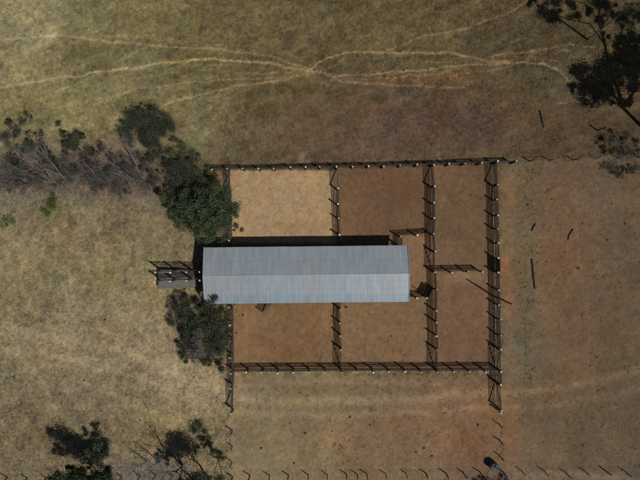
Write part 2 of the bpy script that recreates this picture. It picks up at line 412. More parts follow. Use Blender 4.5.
def ground_colour(X, Y):
    """linear albedo x light of the ground at world X, Y; also grass density 0..1"""
    px = 320 + X * 8; py = 240 - Y * 8
    wx = px + 14 * (fbm(px, py, 40, 3) - 0.5) + 5 * (fbm(px, py, 9, 5) - 0.5)
    wy = py + 14 * (fbm(px, py, 40, 4) - 0.5) + 5 * (fbm(px, py, 9, 6) - 0.5)
    cx = np.clip(wx, -40, 680); cy = np.clip(wy, -40, 520)
    num = np.zeros(px.shape + (3,)); den = np.zeros(px.shape)
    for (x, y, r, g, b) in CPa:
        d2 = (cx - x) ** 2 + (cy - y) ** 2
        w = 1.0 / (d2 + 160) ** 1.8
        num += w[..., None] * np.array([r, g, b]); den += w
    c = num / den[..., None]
    gd = np.ones(px.shape)
    # bare soil east and south
    def smooth(e0, e1, v):
        t = np.clip((v - e0) / (e1 - e0), 0, 1); return t * t * (3 - 2 * t)
    bare = smooth(496, 506, wx) * smooth(157, 163, py)
    gd = gd * (1 - 0.9 * bare)
    yard = smooth(229, 235, px) * (1 - smooth(496, 506, px)) * smooth(372, 378, py)
    gd = gd * (1 - 0.82 * yard)
    gd = gd * (1 - 0.35 * smooth(84, 110, py) * smooth(230, 300, px) * (1 - smooth(150, 165, py)))
    for (x, y, rx, ry, cc, s) in PATCH:
        q = ((wx - x) / rx) ** 2 + ((wy - y) / ry) ** 2
        w = s * np.exp(-0.9 * q)
        c = c * (1 - w[..., None]) + np.array(cc, float) * w[..., None]
    pen_m = np.zeros(px.shape)
    e1 = fbm(px, py, 6, 21) * 3 - 1.5
    for (x0, x1, y0, y1, cc) in PENS:
        w = smooth(x0 - 1.5, x0 + 1.5, px + e1) * (1 - smooth(x1 - 1.5, x1 + 1.5, px + e1)) * \
            smooth(y0 - 1.5, y0 + 1.5, py + e1) * (1 - smooth(y1 - 1.5, y1 + 1.5, py + e1))
        k = 0.78 * w
        tgt = np.array(cc, float)
        c = c * (1 - w[..., None]) + (c * 0.12 + tgt * 0.88) * w[..., None]
        pen_m = np.maximum(pen_m, w)
    gd = gd * (1 - pen_m)
    for (x, y, rx, ry, cc, s) in PATCH:      # stains inside the pens
        q = ((wx - x) / rx) ** 2 + ((wy - y) / ry) ** 2
        w = 0.8 * s * np.exp(-0.9 * q) * pen_m
        c = c * (1 - w[..., None]) + np.array(cc, float) * w[..., None]
    tx = px + 3.0 * (fbm(px, py, 16, 33) - 0.5) + 1.5 * (fbm(px, py, 4, 35) - 0.5)
    ty = py + 5.0 * (fbm(px, py, 16, 34) - 0.5) + 1.5 * (fbm(px, py, 4, 36) - 0.5)
    tr = np.zeros(px.shape)
    for pts, wd, s in TRAILS:
        d = seg_dist(tx, ty, pts, 0) * (1.25 if wd < 2.1 else 1.0)
        w = s * np.exp(-(d / wd) ** (3 if wd < 2.1 else 2)) * (0.62 + 1.35 * np.clip(fbm(px, py, 7, 50) - .2, 0, 1))
        tr = np.maximum(tr, np.clip(w, 0, 1))
    lift = c * 1.0 + np.array([58, 48, 37])
    c = c * (1 - tr[..., None]) + np.minimum(lift, np.array([163, 143, 113])) * tr[..., None]
    gd = gd * (1 - 0.9 * np.clip(tr * 1.5 - .25, 0, 1))
    # mottling
    big = fbm(px, py, 34, 60, 3, .7) - 0.5
    hoof = (fbm(px, py, 3.2, 140, 3, .8) - .5) * (1 - gd)
    mid = fbm(px, py, 7, 70) - 0.5
    fin = fbm(px, py, 2.4, 80, 3, 0.75) - 0.5
    amp = 0.35 + 0.65 * np.clip(gd, 0, 1)
    rx = px * 0.94 - py * 0.34; ry = px * 0.34 + py * 0.94
    stk = (fbm(rx * 0.35, ry * 1.6, 9, 260, 3) - 0.5) * (py < 170)
    gr = fbm(px, py, 1.6, 160, 2, .9) - .5
    lum = 1 + 0.20 * big * (1 - .5 * pen_m) + 0.24 * hoof + amp * (0.36 * mid + 0.46 * fin + 0.30 * stk + .26 * gr)
    c = c * lum[..., None]
    hue = (fbm(px, py, 22, 90) - 0.5) * 14 + (fbm(px, py, 5, 95) - 0.5) * 10 * amp
    c = c + np.stack([hue * 0.5, hue * -0.1, hue * -0.7], -1)
    grn = np.clip(fbm(px, py, 12, 99) - 0.56, 0, 1) * 14 * gd
    c = c + np.stack([-grn * 0.5, grn * 0.25, -grn * 0.6], -1)
    # hoof-marks and dung stains as dark specks
    sp = fbm(px, py, 3.0, 120, 2, 0.5)
    m = np.clip((sp - 0.74) * 9, 0, 1) * (0.25 + 0.75 * np.clip(fbm(px, py, 40, 130) * 2 - 0.7, 0, 1))
    c = c * (1 - 0.25 * m[..., None])
    return s2l(np.clip(c, 5, 250)) * GAIN, np.clip(gd, 0, 1), tr, pen_m


GAIN = 1.12


def axis(lo, hi, step, far):
    core = np.arange(lo, hi + step / 2, step)
    out = []; d = step; x = hi
    while x < far:
        d *= 1.35; x += d; out.append(x)
    out = np.array(out)
    left = lo - (out - hi)
    return np.concatenate([left[::-1], core, out])


xs = axis(-43, 43, 0.12, 900); ys = axis(-33, 33, 0.12, 900)
XX, YY = np.meshgrid(xs, ys, indexing='xy')
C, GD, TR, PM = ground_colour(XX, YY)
FAR = np.clip((np.maximum(np.abs(XX) - 44, np.abs(YY) - 34)) / 12, 0, 1)[..., None]
C = C * (1 - FAR) + s2l(np.array([108.0, 96.0, 70.0])) * GAIN * FAR
Z = 0.05 * (fbm(XX * 8, YY * 8, 26, 200) - 0.5) + (0.055 + 0.035 * GD) * (fbm(XX * 8, YY * 8, 4, 210, 3, 0.7) - 0.5) - 0.03 * TR
inner = (np.abs(XX) < 45) & (np.abs(YY) < 35)
Z = np.where(inner, Z, Z * 0.3)
ny_, nx_ = XX.shape
idx = np.arange(nx_ * ny_).reshape(ny_, nx_)
F = np.stack([idx[:-1, :-1], idx[:-1, 1:], idx[1:, 1:], idx[1:, :-1]], -1).reshape(-1, 4)
V = np.stack([XX, YY, Z], -1).reshape(-1, 3)

m, nt, bs = newmat('soil_and_dry_grass')
at = nd(nt, 'ShaderNodeAttribute', attribute_name='tone')
geo = nd(nt, 'ShaderNodeNewGeometry')
n1 = nd(nt, 'ShaderNodeTexNoise'); n1.inputs['Scale'].default_value = 5.0; n1.inputs['Detail'].default_value = 8
n1.inputs['Roughness'].default_value = 0.7
n2 = nd(nt, 'ShaderNodeTexVoronoi'); n2.inputs['Scale'].default_value = 9.0
nt.links.new(geo.outputs['Position'], n1.inputs['Vector']); nt.links.new(geo.outputs['Position'], n2.inputs['Vector'])
mr = nd(nt, 'ShaderNodeMapRange'); mr.inputs[1].default_value = 0.3; mr.inputs[2].default_value = 0.7
mr.inputs[3].default_value = 0.84; mr.inputs[4].default_value = 1.16
nt.links.new(n1.outputs[0], mr.inputs[0])
vm = nd(nt, 'ShaderNodeVectorMath', operation='SCALE')
nt.links.new(at.outputs['Color'], vm.inputs[0]); nt.links.new(mr.outputs[0], vm.inputs['Scale'])
nt.links.new(vm.outputs[0], bs.inputs['Base Color'])
bs.inputs['Roughness'].default_value = 0.95; bs.inputs['Specular IOR Level'].default_value = 0.1
bp = nd(nt, 'ShaderNodeBump'); bp.inputs['Strength'].default_value = 0.55; bp.inputs['Distance'].default_value = 0.05
nt.links.new(n1.outputs[0], bp.inputs['Height'])
bp2 = nd(nt, 'ShaderNodeBump'); bp2.inputs['Strength'].default_value = 0.25; bp2.inputs['Distance'].default_value = 0.03
nt.links.new(n2.outputs['Distance'], bp2.inputs['Height']); nt.links.new(bp.outputs[0], bp2.inputs['Normal'])
nt.links.new(bp2.outputs[0], bs.inputs['Normal'])
M['ground'] = m
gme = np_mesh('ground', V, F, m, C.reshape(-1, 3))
gme.polygons.foreach_set('use_smooth', np.ones(len(F), bool))
tag(put('ground', gme), kind='structure')


# ------------------------------------------------------------ shed
def make_shed():
    ang = math.radians(0.62)
    HE, HR = 3.2, 3.9
    L = 24.15; HW = 3.39
    ctr = Vector((-1.62, -4.09, 0))
    root = empty('cattle_shed', ctr, ang)
    tag(root, 'long open cattle shed with a pale grey ribbed metal gable roof among the pens', 'shed')
    nsh = 29; sw = L / nsh
    slope = (HR - HE) / HW

    def sheet_mesh(name, length, mat):
        # local: x across ribs, y along slope (downwards positive), z up
        pit = sw / 4; prof = []
        for k in range(4):
            x = k * pit
            prof += [(x, 0), (x + pit * 0.55, 0), (x + pit * 0.66, 0.020), (x + pit * 0.89, 0.020)]
        prof.append((sw + 0.006, 0))
        v = []; f = []
        for (x, z) in prof: v += [(x, 0, z), (x, length, z - 0.003)]
        for (x, z) in prof: v += [(x, 0, z - 0.004), (x, length, z - 0.007)]
        n = len(prof)
        for i in range(n - 1):
            f.append((2 * i, 2 * i + 1, 2 * i + 3, 2 * i + 2))
            f.append((2 * n + 2 * i, 2 * n + 2 * i + 2, 2 * n + 2 * i + 3, 2 * n + 2 * i + 1))
            f.append((2 * i + 1, 2 * n + 2 * i + 1, 2 * n + 2 * i + 3, 2 * i + 3))
        me = bpy.data.meshes.new(name); me.from_pydata(v, [], f); me.materials.append(mat); return me

    # courses as distances down from the ridge
    for side, courses in ((-1, [(0.0, 2.36, 'roof'), (2.30, 3.42, 'roof_new')]), (1, [(0.0, 1.70, 'roof'), (1.64, 3.40, 'roof')])):
        for ci, (a, b, mt) in enumerate(courses):
            me = sheet_mesh('roof_sheet', b - a, M[mt])
            for i in range(nsh):
                x = -L / 2 + i * sw
                # basis: X along shed, Y down the slope
                yd = Vector((0, side, -slope)).normalized()
                if side == 1:
                    xd = Vector((-1, 0, 0)); x0 = x + sw
                else:
                    xd = Vector((1, 0, 0)); x0 = x
                zd = xd.cross(yd)
                if zd.z < 0: zd = -zd
                o = Vector((x0, 0, HR)) + yd * a + zd * (0.012 * (len(courses) - ci))
                if mt == 'roof' and side == -1 and i in (27,):
                    pass
                jit = random.uniform(-0.012, 0.012)
                mtx = Matrix(((xd.x, yd.x, zd.x, o.x), (xd.y, yd.y + 0, zd.y, o.y + jit), (xd.z, yd.z, zd.z, o.z), (0, 0, 0, 1)))
                put('roof_sheet', me, root, mtx)
    b = MB()
    for s in (-1, 1):
        n = len(b.v)
        y1 = s * 0.09; z1 = HR + 0.050 - 0.09 * slope
        b.v += [(-L / 2 - 0.03, 0, HR + 0.052), (L / 2 + 0.03, 0, HR + 0.052), (L / 2 + 0.03, y1, z1), (-L / 2 - 0.03, y1, z1)]
        b.f.append((n, n + 1, n + 2, n + 3) if s < 0 else (n + 3, n + 2, n + 1, n))
    b.build('ridge_cap', M['roof'], root)
    for s in (-1, 1):
        b = MB(); b.bar((s * (L / 2 + 0.02), -HW + 0.02, HE + 0.05), (s * (L / 2 + 0.02), 0, HR + 0.055), 0.06, 0.12)
        b.bar((s * (L / 2 + 0.02), 0, HR + 0.055), (s * (L / 2 + 0.02), HW - 0.02, HE + 0.05), 0.06, 0.12)
        b.build('barge_trim', M['roof'], root)
    pm = MB(); pm.tube([(0, 0, -0.3), (0, 0, 3.10)], 0.11, 10); pme = pm.mesh('post', M['steelpost'])
    nb = 7
    for i in range(nb):
        x = -L / 2 + 0.35 + i * (L - 0.7) / (nb - 1)
        for s in (-1, 1):
            put('post', pme, root, Matrix.Translation((x, s * (HW - 0.35), 0)))
        b = MB()
        b.bar((x, -HW + 0.1, HE - 0.12), (x, 0, HR - 0.12), 0.08, 0.16)
        b.bar((x, 0, HR - 0.12), (x, HW - 0.1, HE - 0.12), 0.08, 0.16)
        b.bar((x, -HW + 0.3, HE - 0.05), (x, HW - 0.3, HE - 0.05), 0.07, 0.14)
        b.bar((x, 0, HE), (x, 0, HR - 0.2), 0.07, 0.07)
        b.build('truss', M['steelpost'], root)
    for t in (-0.93, -0.68, -0.35, -0.08, 0.08, 0.35, 0.66, 0.93):
        b = MB(); z = HR - abs(t) * HW * slope - 0.04
        b.bar((-L / 2 + 0.02, t * HW, z), (L / 2 - 0.02, t * HW, z), 0.06, 0.07)
        b.build('purlin', M['steelpost'], root)
    return root


make_shed()

# ------------------------------------------------------------ rail fences and gates
FH = 1.86
pb = MB(); pb.tube([(0, 0, -0.4), (0, 0, 0.9), (0, 0, FH - 0.22)], [0.115, 0.105, 0.095], 8); POST = pb.mesh('post', M['wood'])
pb = MB(); pb.tube([(0, 0, FH - 0.22), (0, 0, FH - 0.03), (0, 0, FH)], [0.112, 0.112, 0.085], 8); CAP = pb.mesh('post_top', M['white'])
rb = MB(); rb.box(0, 1, -0.008, 0.008, -0.078, 0.078); RAIL = rb.mesh('rail', M['rail'])
RZ = [0.24 + 0.268 * i for i in range(6)]


def add_post(root, p, scale=1.0):
    org = root.location
    tilt = Matrix.Rotation(random.uniform(-0.04, 0.04), 4, 'X') @ Matrix.Rotation(random.uniform(-0.04, 0.04), 4, 'Y')
    po = put('post', POST, root, Matrix.Translation(Vector(p) - org) @ tilt @ Matrix.Rotation(random.uniform(0, 6), 4, 'Z') @ Matrix.Diagonal((1, 1, random.uniform(.94, 1.07), 1)))
    w_ = random.uniform(.7, 1.05)
    put('post_top', CAP, po, Matrix.Diagonal((w_, w_, 1, 1)))
    return po


def add_rails(root, a, b, side=1, zs=None, name='rail'):
    a = Vector(a); b = Vector(b); d = b - a; L = d.length; ang = math.atan2(d.y, d.x)
    nrm = Vector((-d.y, d.x, 0)).normalized() * 0.125 * side
    for z in (zs or RZ):
        j0 = random.uniform(-0.045, 0.045); j1 = random.uniform(-0.045, 0.045)
        pitch = math.atan2(j1 - j0, L)
        mt = Matrix.Translation(a + nrm + Vector((0, 0, z + j0)) - root.location) @ Matrix.Rotation(ang, 4, 'Z') @ \
            Matrix.Rotation(-pitch, 4, 'Y') @ Matrix.Diagonal((L, 1, random.uniform(0.9, 1.12), 1))
        put(name, RAIL, root, mt)


def rail_fence(tops, label, skip=(), noposts=(), side=1, h=FH):
    """tops: measured post-top positions; skip: index of spans left open (a gate hangs there)"""
    P = [base_of(x, y, h) for (x, y) in tops]
    root = empty('rail_fence', P[0])
    tag(root, label, 'fence', 'timber rail fences of the cattle pens')
    for i, p in enumerate(P):
        if i in noposts: continue
        add_post(root, p)
    for i in range(len(P) - 1):
        if i in skip: continue
        add_rails(root, P[i], P[i + 1], side)
    return root, P


def make_gate(a, b, label, flip=False):
    """timber/steel swing gate hung between ground points a and b"""
    a = Vector((a[0], a[1], 0)); b = Vector((b[0], b[1], 0)); d = b - a
    root = empty('farm_gate', a, math.atan2(d.y, d.x))
    tag(root, label, 'gate', 'swing gates of the cattle pens')
    L = d.length; x0 = 0.14; x1 = L - 0.14
    for x in (x0, x1):
        m_ = MB(); m_.box(x - 0.04, x + 0.04, -0.035, 0.035, 0.16, 1.74); m_.build('upright', M['wood'], root)
    for i in range(6):
        z = 0.24 + i * 0.285
        m_ = MB(); m_.box(x0 + 0.042, x1 - 0.042, -0.010, 0.010, z - 0.062, z + 0.062); m_.build('gate_rail', M['wood'], root)
    m_ = MB(); q = ((x0 + 0.05, 0.05, 0.22), (x1 - 0.05, 0.05, 1.68)) if not flip else ((x0 + 0.05, 0.05, 1.68), (x1 - 0.05, 0.05, 0.22))
    m_.bar(q[0], q[1], 0.05, 0.13); m_.build('diagonal_brace', M['wood'], root)
    for z in (0.4, 1.5):
        m_ = MB(); m_.box(0.0, x0 - 0.042, -0.02, 0.02, z - 0.03, z + 0.03); m_.build('hinge', M['steel'], root)
    return root


TOP = [(211.5, 169), (227, 168.5), (242.5, 168.5), (258.5, 168.7), (273.8, 168.3), (290, 167.6), (306, 167.4), (320.3, 167.1), (337, 166.6),
       (352.8, 166.2), (368.3, 166), (383.3, 165.8), (400.3, 165.1), (417.4, 164.6), (433.6, 164.1), (449.6, 163.9), (465.2, 163),
       (481.5, 162.5), (497.5, 161.4), (516.6, 161.2)]
rail_fence(TOP, 'long rail fence with white-topped posts along the north side of the pens', side=1)
BOT = [(230.6, 373.2), (246.5, 373.1), (262, 372.9), (277, 372.8), (293, 372.6), (308.8, 372.6), (325.3, 372.3), (341.3, 372.4),
       (357.3, 372.3), (373.2, 372.1), (389.3, 372.3), (405.5, 372.2), (421.5, 372.2), (438, 372.3), (454, 372.1), (469.7, 372),
       (486.5, 371.8), (501.3, 372.1)]
rail_fence(BOT, 'long rail fence with white-topped posts along the south side of the pens', side=1)


def upper(lst, label, gates=(), nopost=(), side=1):
    root, P = rail_fence(lst, label, skip=[g[0] for g in gates], noposts=nopost, side=side)
    for (i, lab, fl) in gates:
        make_gate(P[i], P[i + 1], lab, fl)
    return root


upper([(227, 168.5), (228, 190.5), (228.2, 207), (228.4, 224), (228.8, 240.8)],
      'rail fence west of the pale north-west pen, half under the big green tree',
      [(0, 'swing gate in the north-west corner, beside the big green tree', False)], nopost=(0,))
upper([(229.6, 308.3), (229.8, 325), (230, 341), (230.3, 357.5), (230.6, 373.2), (230.5, 388.4)],
      'rail fence between the dense dark green shrub and the south-west pen', nopost=(4,))
r_, P_ = rail_fence([(230.5, 388.4), (230.7, 414.3)], 'lone white-topped gate post of the south-west yard entrance, above the wire fence', skip=(0,), noposts=(0,))
r_.name = 'gate_post'; r_['category'] = 'post'; del r_['group']
r_.location = P_[1]
for ch in r_.children: ch.location = (0, 0, 0)
make_gate(P_[0], P_[1], 'gate at the south-west corner, left of the southern yard', False)
upper([(337, 166.6), (338.1, 188.6), (338.3, 204.4), (338.8, 218), (339.3, 234.3), (339.5, 249)],
      'rail fence between the pale north-west pen and the brown pen right of it',
      [(0, 'swing gate at the north end of the fence right of the pale pen', False)], nopost=(0,))
upper([(339.8, 295), (339.7, 310.2), (339.6, 324), (340.2, 336.6), (340.8, 350.3), (341.3, 372.4)],
      'rail fence between the two pens south of the shed',
      [(4, 'swing gate at the south end of the fence between the two pens below the shed', True)], nopost=(5,))
upper([(433.6, 164.1), (434.3, 186), (434.1, 202.3), (434.4, 218.5), (433.8, 234), (435, 251), (435.5, 272.4), (436.4, 290),
       (436.3, 310.8), (436.4, 322), (436.9, 336.2), (437.5, 350.3), (438, 372.3)],
      'long rail fence running north to south just right of the shed',
      [(0, 'swing gate at the north end of the fence just right of the shed', False),
       (5, 'swing gate half way down the fence just right of the shed', True),
       (11, 'swing gate at the south end of the fence just right of the shed', True)], nopost=(0, 12))
V4 = [(497.5, 161.4), (497.7, 184.5), (498, 199), (497.9, 214.8), (498.3, 228.5), (498.8, 243.1), (499.1, 258.5), (499.2, 272.5),
      (499.6, 289.8), (500, 305.5), (500, 320), (500.4, 336.2), (500.8, 350), (501.3, 372.1), (500.8, 385.6)]
V4root, V4P = rail_fence(V4, 'outermost rail fence with white-topped posts along the east side of the pens', skip=(0, 12), noposts=(0, 13))
make_gate(V4P[0], V4P[1], 'swing gate at the north end of the outermost east fence', False)
make_gate(V4P[12], V4P[13], 'swing gate near the south end of the outermost east fence', True)
# close boarded span
d_ = (V4P[7] - V4P[6]); nb_ = 11
for i in range(nb_):
    bm_ = MB(); a_ = V4P[6] + d_ * ((i + 0.08) / nb_); b_ = V4P[6] + d_ * ((i + 0.92) / nb_)
    bm_.bar(a_ - V4root.location + Vector((0.16, 0, 0.92)), b_ - V4root.location + Vector((0.16, 0, 0.92)), 0.02, 1.72)
    bm_.build('upright_board', M['gate_board'], V4root)
r_, P_ = rail_fence([(500.8, 385.6), (501.7, 411.7)], 'lone white-topped gate post south of the east fence, above the wire fence', skip=(0,), noposts=(0,))
r_.name = 'gate_post'; r_['category'] = 'post'; del r_['group']
r_.location = P_[1]
for ch in r_.children: ch.location = (0, 0, 0)
make_gate(P_[0], P_[1], 'gate hanging below the south-east corner of the pens', False)
g2 = P_[1] + Vector((0.05, -0.3, 0))
tag(empty('gate_post', g2), 'short white-topped stub post touching the gate post south of the east fence', 'post')
rt = [o for o in col.objects if o.name.startswith('gate_post')][-1]
mt = MB(); mt.tube([(0, 0, -.3), (0, 0, 1.3)], .09, 8); mt.build('post', M['wood'], rt)
mt = MB(); mt.tube([(0, 0, 1.3), (0, 0, 1.55)], .11, 8); mt.build('post_top', M['white'], rt)

upper([(435.5, 272.4), (451.8, 272.2), (467.7, 272), (483.3, 271.6)],
      'short rail fence jutting east from the middle of the fence right of the shed')
upper([(401.4, 236.3), (417.6, 235), (433.8, 234)],
      'short rail fence north-east of the shed roof corner', nopost=(2,))
upper([(401.4, 236.3), (401.6, 249)], 'stub of rail fence going under the north-east corner of the shed roof', nopost=(0,))
upper([(400, 298), (416.4, 298), (427.6, 297.8)],
      'short rail fence leaving the south-east end of the shed beside the dark boarded gate')

# dark close boarded gate beside that fence
a = base_of(428.5, 297.6, FH); b = base_of(433.2, 288.5, FH); d = b - a
root = empty('board_gate', a, math.atan2(d.y, d.x))
tag(root, 'dark solid boarded gate standing at an angle right of the shed roof', 'gate')
L = d.length
for i in range(8):
    m_ = MB(); m_.box(L * i / 8 + 0.01, L * (i + 1) / 8 - 0.01, -0.02, 0.02, 0.05, 1.9); m_.build('board', M['gate_board'], root)
for z in (0.4, 1.0, 1.6):
    m_ = MB(); m_.box(0, L, 0.022, 0.07, z - 0.06, z + 0.06); m_.build('cross_rail', M['gate_board'], root)
m_ = MB(); m_.bar((0.3, 0.10, 0.1), (0.15, 0.9, 1.85), 0.07, 0.07); m_.build('stay', M['gate_board'], root)

# open gate poking out of the south side of the shed
a = base_of(260.3, 315.0, 1.8); b = base_of(275.5, 300, 1.8)
g = make_gate((b.x, b.y), (a.x, a.y), 'half open slatted gate poking out from under the south edge of the shed roof', True)

# ------------------------------------------------------------ loading ramp at the west end
root = empty('loading_ramp', W(203, 280))
tag(root, 'grey concrete loading ramp with two rail fences at the west end of the shed', 'loading ramp')
o0 = root.location
xa, xb = W(161, 280).x, W(205, 280).x
yn, ys_ = W(161, 269.5).y, W(161, 288.5).y
m_ = MB()
n = 0
m_.v += [(xa, ys_, -0.2), (xb, ys_, -0.2), (xb, yn, -0.2), (xa, yn, -0.2), (xa, ys_ + 0.1, 1.05), (xb, ys_ + 0.1, 0.12), (xb, yn, 0.12), (xa, yn, 1.05)]
m_.v = [(x - o0.x, y - o0.y, z) for (x, y, z) in m_.v]
m_.f += [(0, 3, 2, 1), (4, 5, 6, 7), (0, 1, 5, 4), (1, 2, 6, 5), (2, 3, 7, 6), (3, 0, 4, 7)]
m_.build('ramp_body', M['concrete'], root)
for i in range(10):     # foot cleats
    t = (i + 0.5) / 10; x = xa + (xb - xa) * t; z = 1.05 + (0.12 - 1.05) * t
    q = MB(); q.bar((x - o0.x, W(0, 279.5).y - o0.y, z + 0.02), (x - o0.x, W(0, 271.5).y - o0.y, z + 0.02), 0.06, 0.05)
    q.build('cleat', M['concrete'], root)
HRP = 3.05
for tops in ([(154.8, 272.5), (170, 272.6), (186, 272.2), (199.5, 272)], [(154.5, 282), (170, 281.5), (186.5, 280.8), (199.5, 280.5)]):
    P = [base_of(x, y, HRP) for (x, y) in tops]
    for p in P:
        q = MB(); q.tube([(0, 0, -0.3), (0, 0, HRP - 0.2)], [0.12, 0.10], 8); po = q.build('post', M['wood'], root)
        po.location = p - o0
        q = MB(); q.tube([(0, 0, HRP - 0.2), (0, 0, HRP)], [0.115, 0.10], 8); q.build('post_top', M['white'], po)
    for i in range(len(P) - 1):
        t0 = i / 3
        zs = [1.35 + 0.29 * k - 0.55 * t0 for k in range(-1 if i else 0, 6)]
        add_rails(root, P[i], P[i + 1], 1, zs)

# ------------------------------------------------------------ wire fences
def wire_fence(bases, label, h=1.5, jit=0.08):
    P = [W(x, y) for (x, y) in bases]
    root = empty('wire_fence', P[0])
    tag(root, label, 'fence', 'wire fences with dark posts')
    topp = []
    for p in P:
        hh = h * random.uniform(0.9, 1.1); r = random.uniform(0.055, 0.085)
        lean = Vector((random.uniform(-jit, jit), random.uniform(-jit, jit), 0))
        m_ = MB(); m_.tube([(0, 0, -0.3), lean * 0.5 + Vector((0, 0, hh * 0.5)), lean + Vector((0, 0, hh))], [r * 1.1, r, r * 0.85], 6)
        o = m_.build('post', M['wood'], root); o.location = p - root.location
        topp.append((p, lean, hh))
    for f in (0.3, 0.6, 0.92):
        m_ = MB()
        m_.tube([p - root.location + ln * f + Vector((0, 0, hh * f)) for (p, ln, hh) in topp], 0.006, 4)
        m_.build('wire', M['wire'], root)
    return root


wire_fence([(-12, 478), (7.8, 477.5), (27.4, 478), (46.5, 478), (66, 477), (85, 477), (104, 476.5), (122, 476.5), (140, 476), (156, 475),
            (172.5, 475.5), (190, 475.5), (208, 476), (232.5, 476.5)],
           'wire fence along the bottom left edge, below the two leafy trees')
wire_fence([(232.5, 430.2), (232.3, 446.3), (232, 461.5), (232.5, 476.5)],
           'short run of wire fence going down from the south-west gate')
wire_fence([(250, 475.5), (269.5, 475.6), (288.6, 475), (308, 474.6), (327.3, 474.8), (346.5, 474), (357.2, 473.8), (366.7, 473.5), (385.7, 473.7),
            (405.6, 473), (426, 473.2), (446, 473), (463, 472.5), (480, 472), (503, 472)],
           'wire fence along the bottom edge below the southern yard')
wire_fence([(499, 424), (499.3, 440), (499.5, 455.5), (503, 472)],
           'short run of wire fence going down past the small grey water tank')
wire_fence([(521, 470.3), (543.5, 470.3), (565.5, 472.2), (584, 470.8), (605, 470.6), (624.5, 470.8), (646, 470)],
           'wire fence along the bottom right edge, right of the grey water tank')
wire_fence([(529.5, 161.5), (549, 160.3), (572.6, 159.9), (595, 158.6), (617, 158), (638, 157.2), (655, 157)],
           'wire fence carrying on east from the north fence towards the dry shrub')

# single posts and poles
p = W(597.5, 130.5)
o = empty('wooden_post', p); tag(o, 'single dark wooden post standing in the grass left of the dry shrub', 'post')
m_ = MB(); m_.tube([(0, 0, -.3), (0, 0, 1.9)], [.1, .08], 8); m_.build('post', M['wood'], o)
m_ = MB(); m_.bar((-0.02, 0, 1.55), (0.28, 0.06, 1.75), .05, .05); m_.build('strut', M['wood'], o)

p = W(492.7, 295.6)
o = empty('wooden_pole', p); tag(o, 'tall thin dark pole rising beside the outermost east fence', 'pole')
m_ = MB(); m_.tube([(0, 0, -.3), (0.05, -0.12, 3), (0.1, -0.3, 6.1)], [.11, .095, .07], 10); m_.build('shaft', M['wood'], o)
m_ = MB(); m_.tube([(0.1, -0.3, 6.1), (0.1, -0.3, 6.2)], [.09, .06], 10); m_.build('pole_cap', M['steel'], o)

p = W(587.8, 40)
o = empty('utility_pole', p); tag(o, 'tall pale grey utility pole standing in front of the big tree shadow, top right', 'utility pole')
m_ = MB(); m_.tube([(0, 0, -.5), (0, 0.1, 5), (0, 0.25, 9.3)], [.12, .10, .075], 12); m_.build('shaft', M['pole'], o)
m_ = MB(); m_.bar((-0.75, 0.32, 8.8), (0.75, 0.32, 8.8), .10, .12); m_.build('crossarm', M['wood'], o)
for x in (-0.65, 0.65):
    m_ = MB(); m_.tube([(x, .32, 8.86), (x, .32, 8.98), (x, .32, 9.06)], [.03, .06, .035], 8); m_.build('insulator', M['tank_dark'], o)

# fallen branches
def stick(name, pts, r, label):
    P = [W(*q) for q in pts]
    o = empty(name, P[0]); tag(o, label, 'fallen branch')
    m_ = MB(); m_.tube([q - P[0] + Vector((0, 0, r + 0.02 + random.uniform(0, .03))) for q in P], [r, r * .9, r * .6][:len(P)] if len(P) == 3 else [r, r * .7], 6)
    m_.build('limb', M['darkbark'], o)
    a = P[0].lerp(P[-1], .5) - P[0]
    m_ = MB(); m_.tube([a + Vector((0, 0, r)), a + Vector((.35, .3, r + .15))], [r * .4, r * .2], 5); m_.build('twig', M['darkbark'], o)


stick('fallen_branch', [(531.8, 259), (533.2, 274), (534.7, 289)], .09, 'longest dark fallen branch lying straight on the soil east of the pens')
stick('fallen_branch', [(535.5, 223.5), (533.5, 227), (531.5, 231)], .08, 'short thick fallen branch on the soil above the longest one')
stick('fallen_branch', [(573, 229), (569, 235), (568, 240)], .07, 'small bent fallen branch right of the short thick one')
stick('fallen_branch', [(539.8, 110.5), (541.5, 118), (544, 128)], .09, 'dark fallen branch in the grass north of the wire fence')

# water tank
p = W(492.3, 464.2)
o = empty('water_tank', p); tag(o, 'small round grey water tank with a partly open lid by the bottom fence', 'water tank')
m_ = MB(); R = 0.52; H = 1.05
n = 28
for (r, z) in ((R, -.1), (R, 0.4), (R + .03, .44), (R, .48), (R, .9), (R + .03, .94), (R, .98), (R, H), (R - .07, H), (R - .07, .9), (0.001, .9)):
    for k in range(n):
        an = 2 * math.pi * k / n; m_.v.append((r * math.cos(an), r * math.sin(an), z))
for i in range(10):
    for k in range(n):
        m_.f.append((i * n + k, i * n + (k + 1) % n, (i + 1) * n + (k + 1) % n, (i + 1) * n + k))
m_.build('tank_body', M['tank'], o)
m_ = MB(); n0 = 0
pts = [(R * math.cos(t), R * math.sin(t)) for t in [math.radians(150 + 190 * k / 16) for k in range(17)]]
for z in (H + .004, H + .05):
    for (x, y) in pts: m_.v.append((x, y, z))
m_.f.append(tuple(reversed(range(17)))); m_.f.append(tuple(range(17, 34)))
for k in range(17): m_.f.append((k, (k + 1) % 17, 17 + (k + 1) % 17, 17 + k))
m_.build('lid', M['tank'], o)
m_ = MB(); m_.tube([(0.27, 0.24, H - .1), (0.27, 0.24, H + .06)], .2, 14); m_.build('hatch', M['tank'], o)
m_ = MB(); m_.tube([(0.1, 0.1, .95), (0.1, .1, .99)], .42, 16); m_.build('water', M['tank_dark'], o)

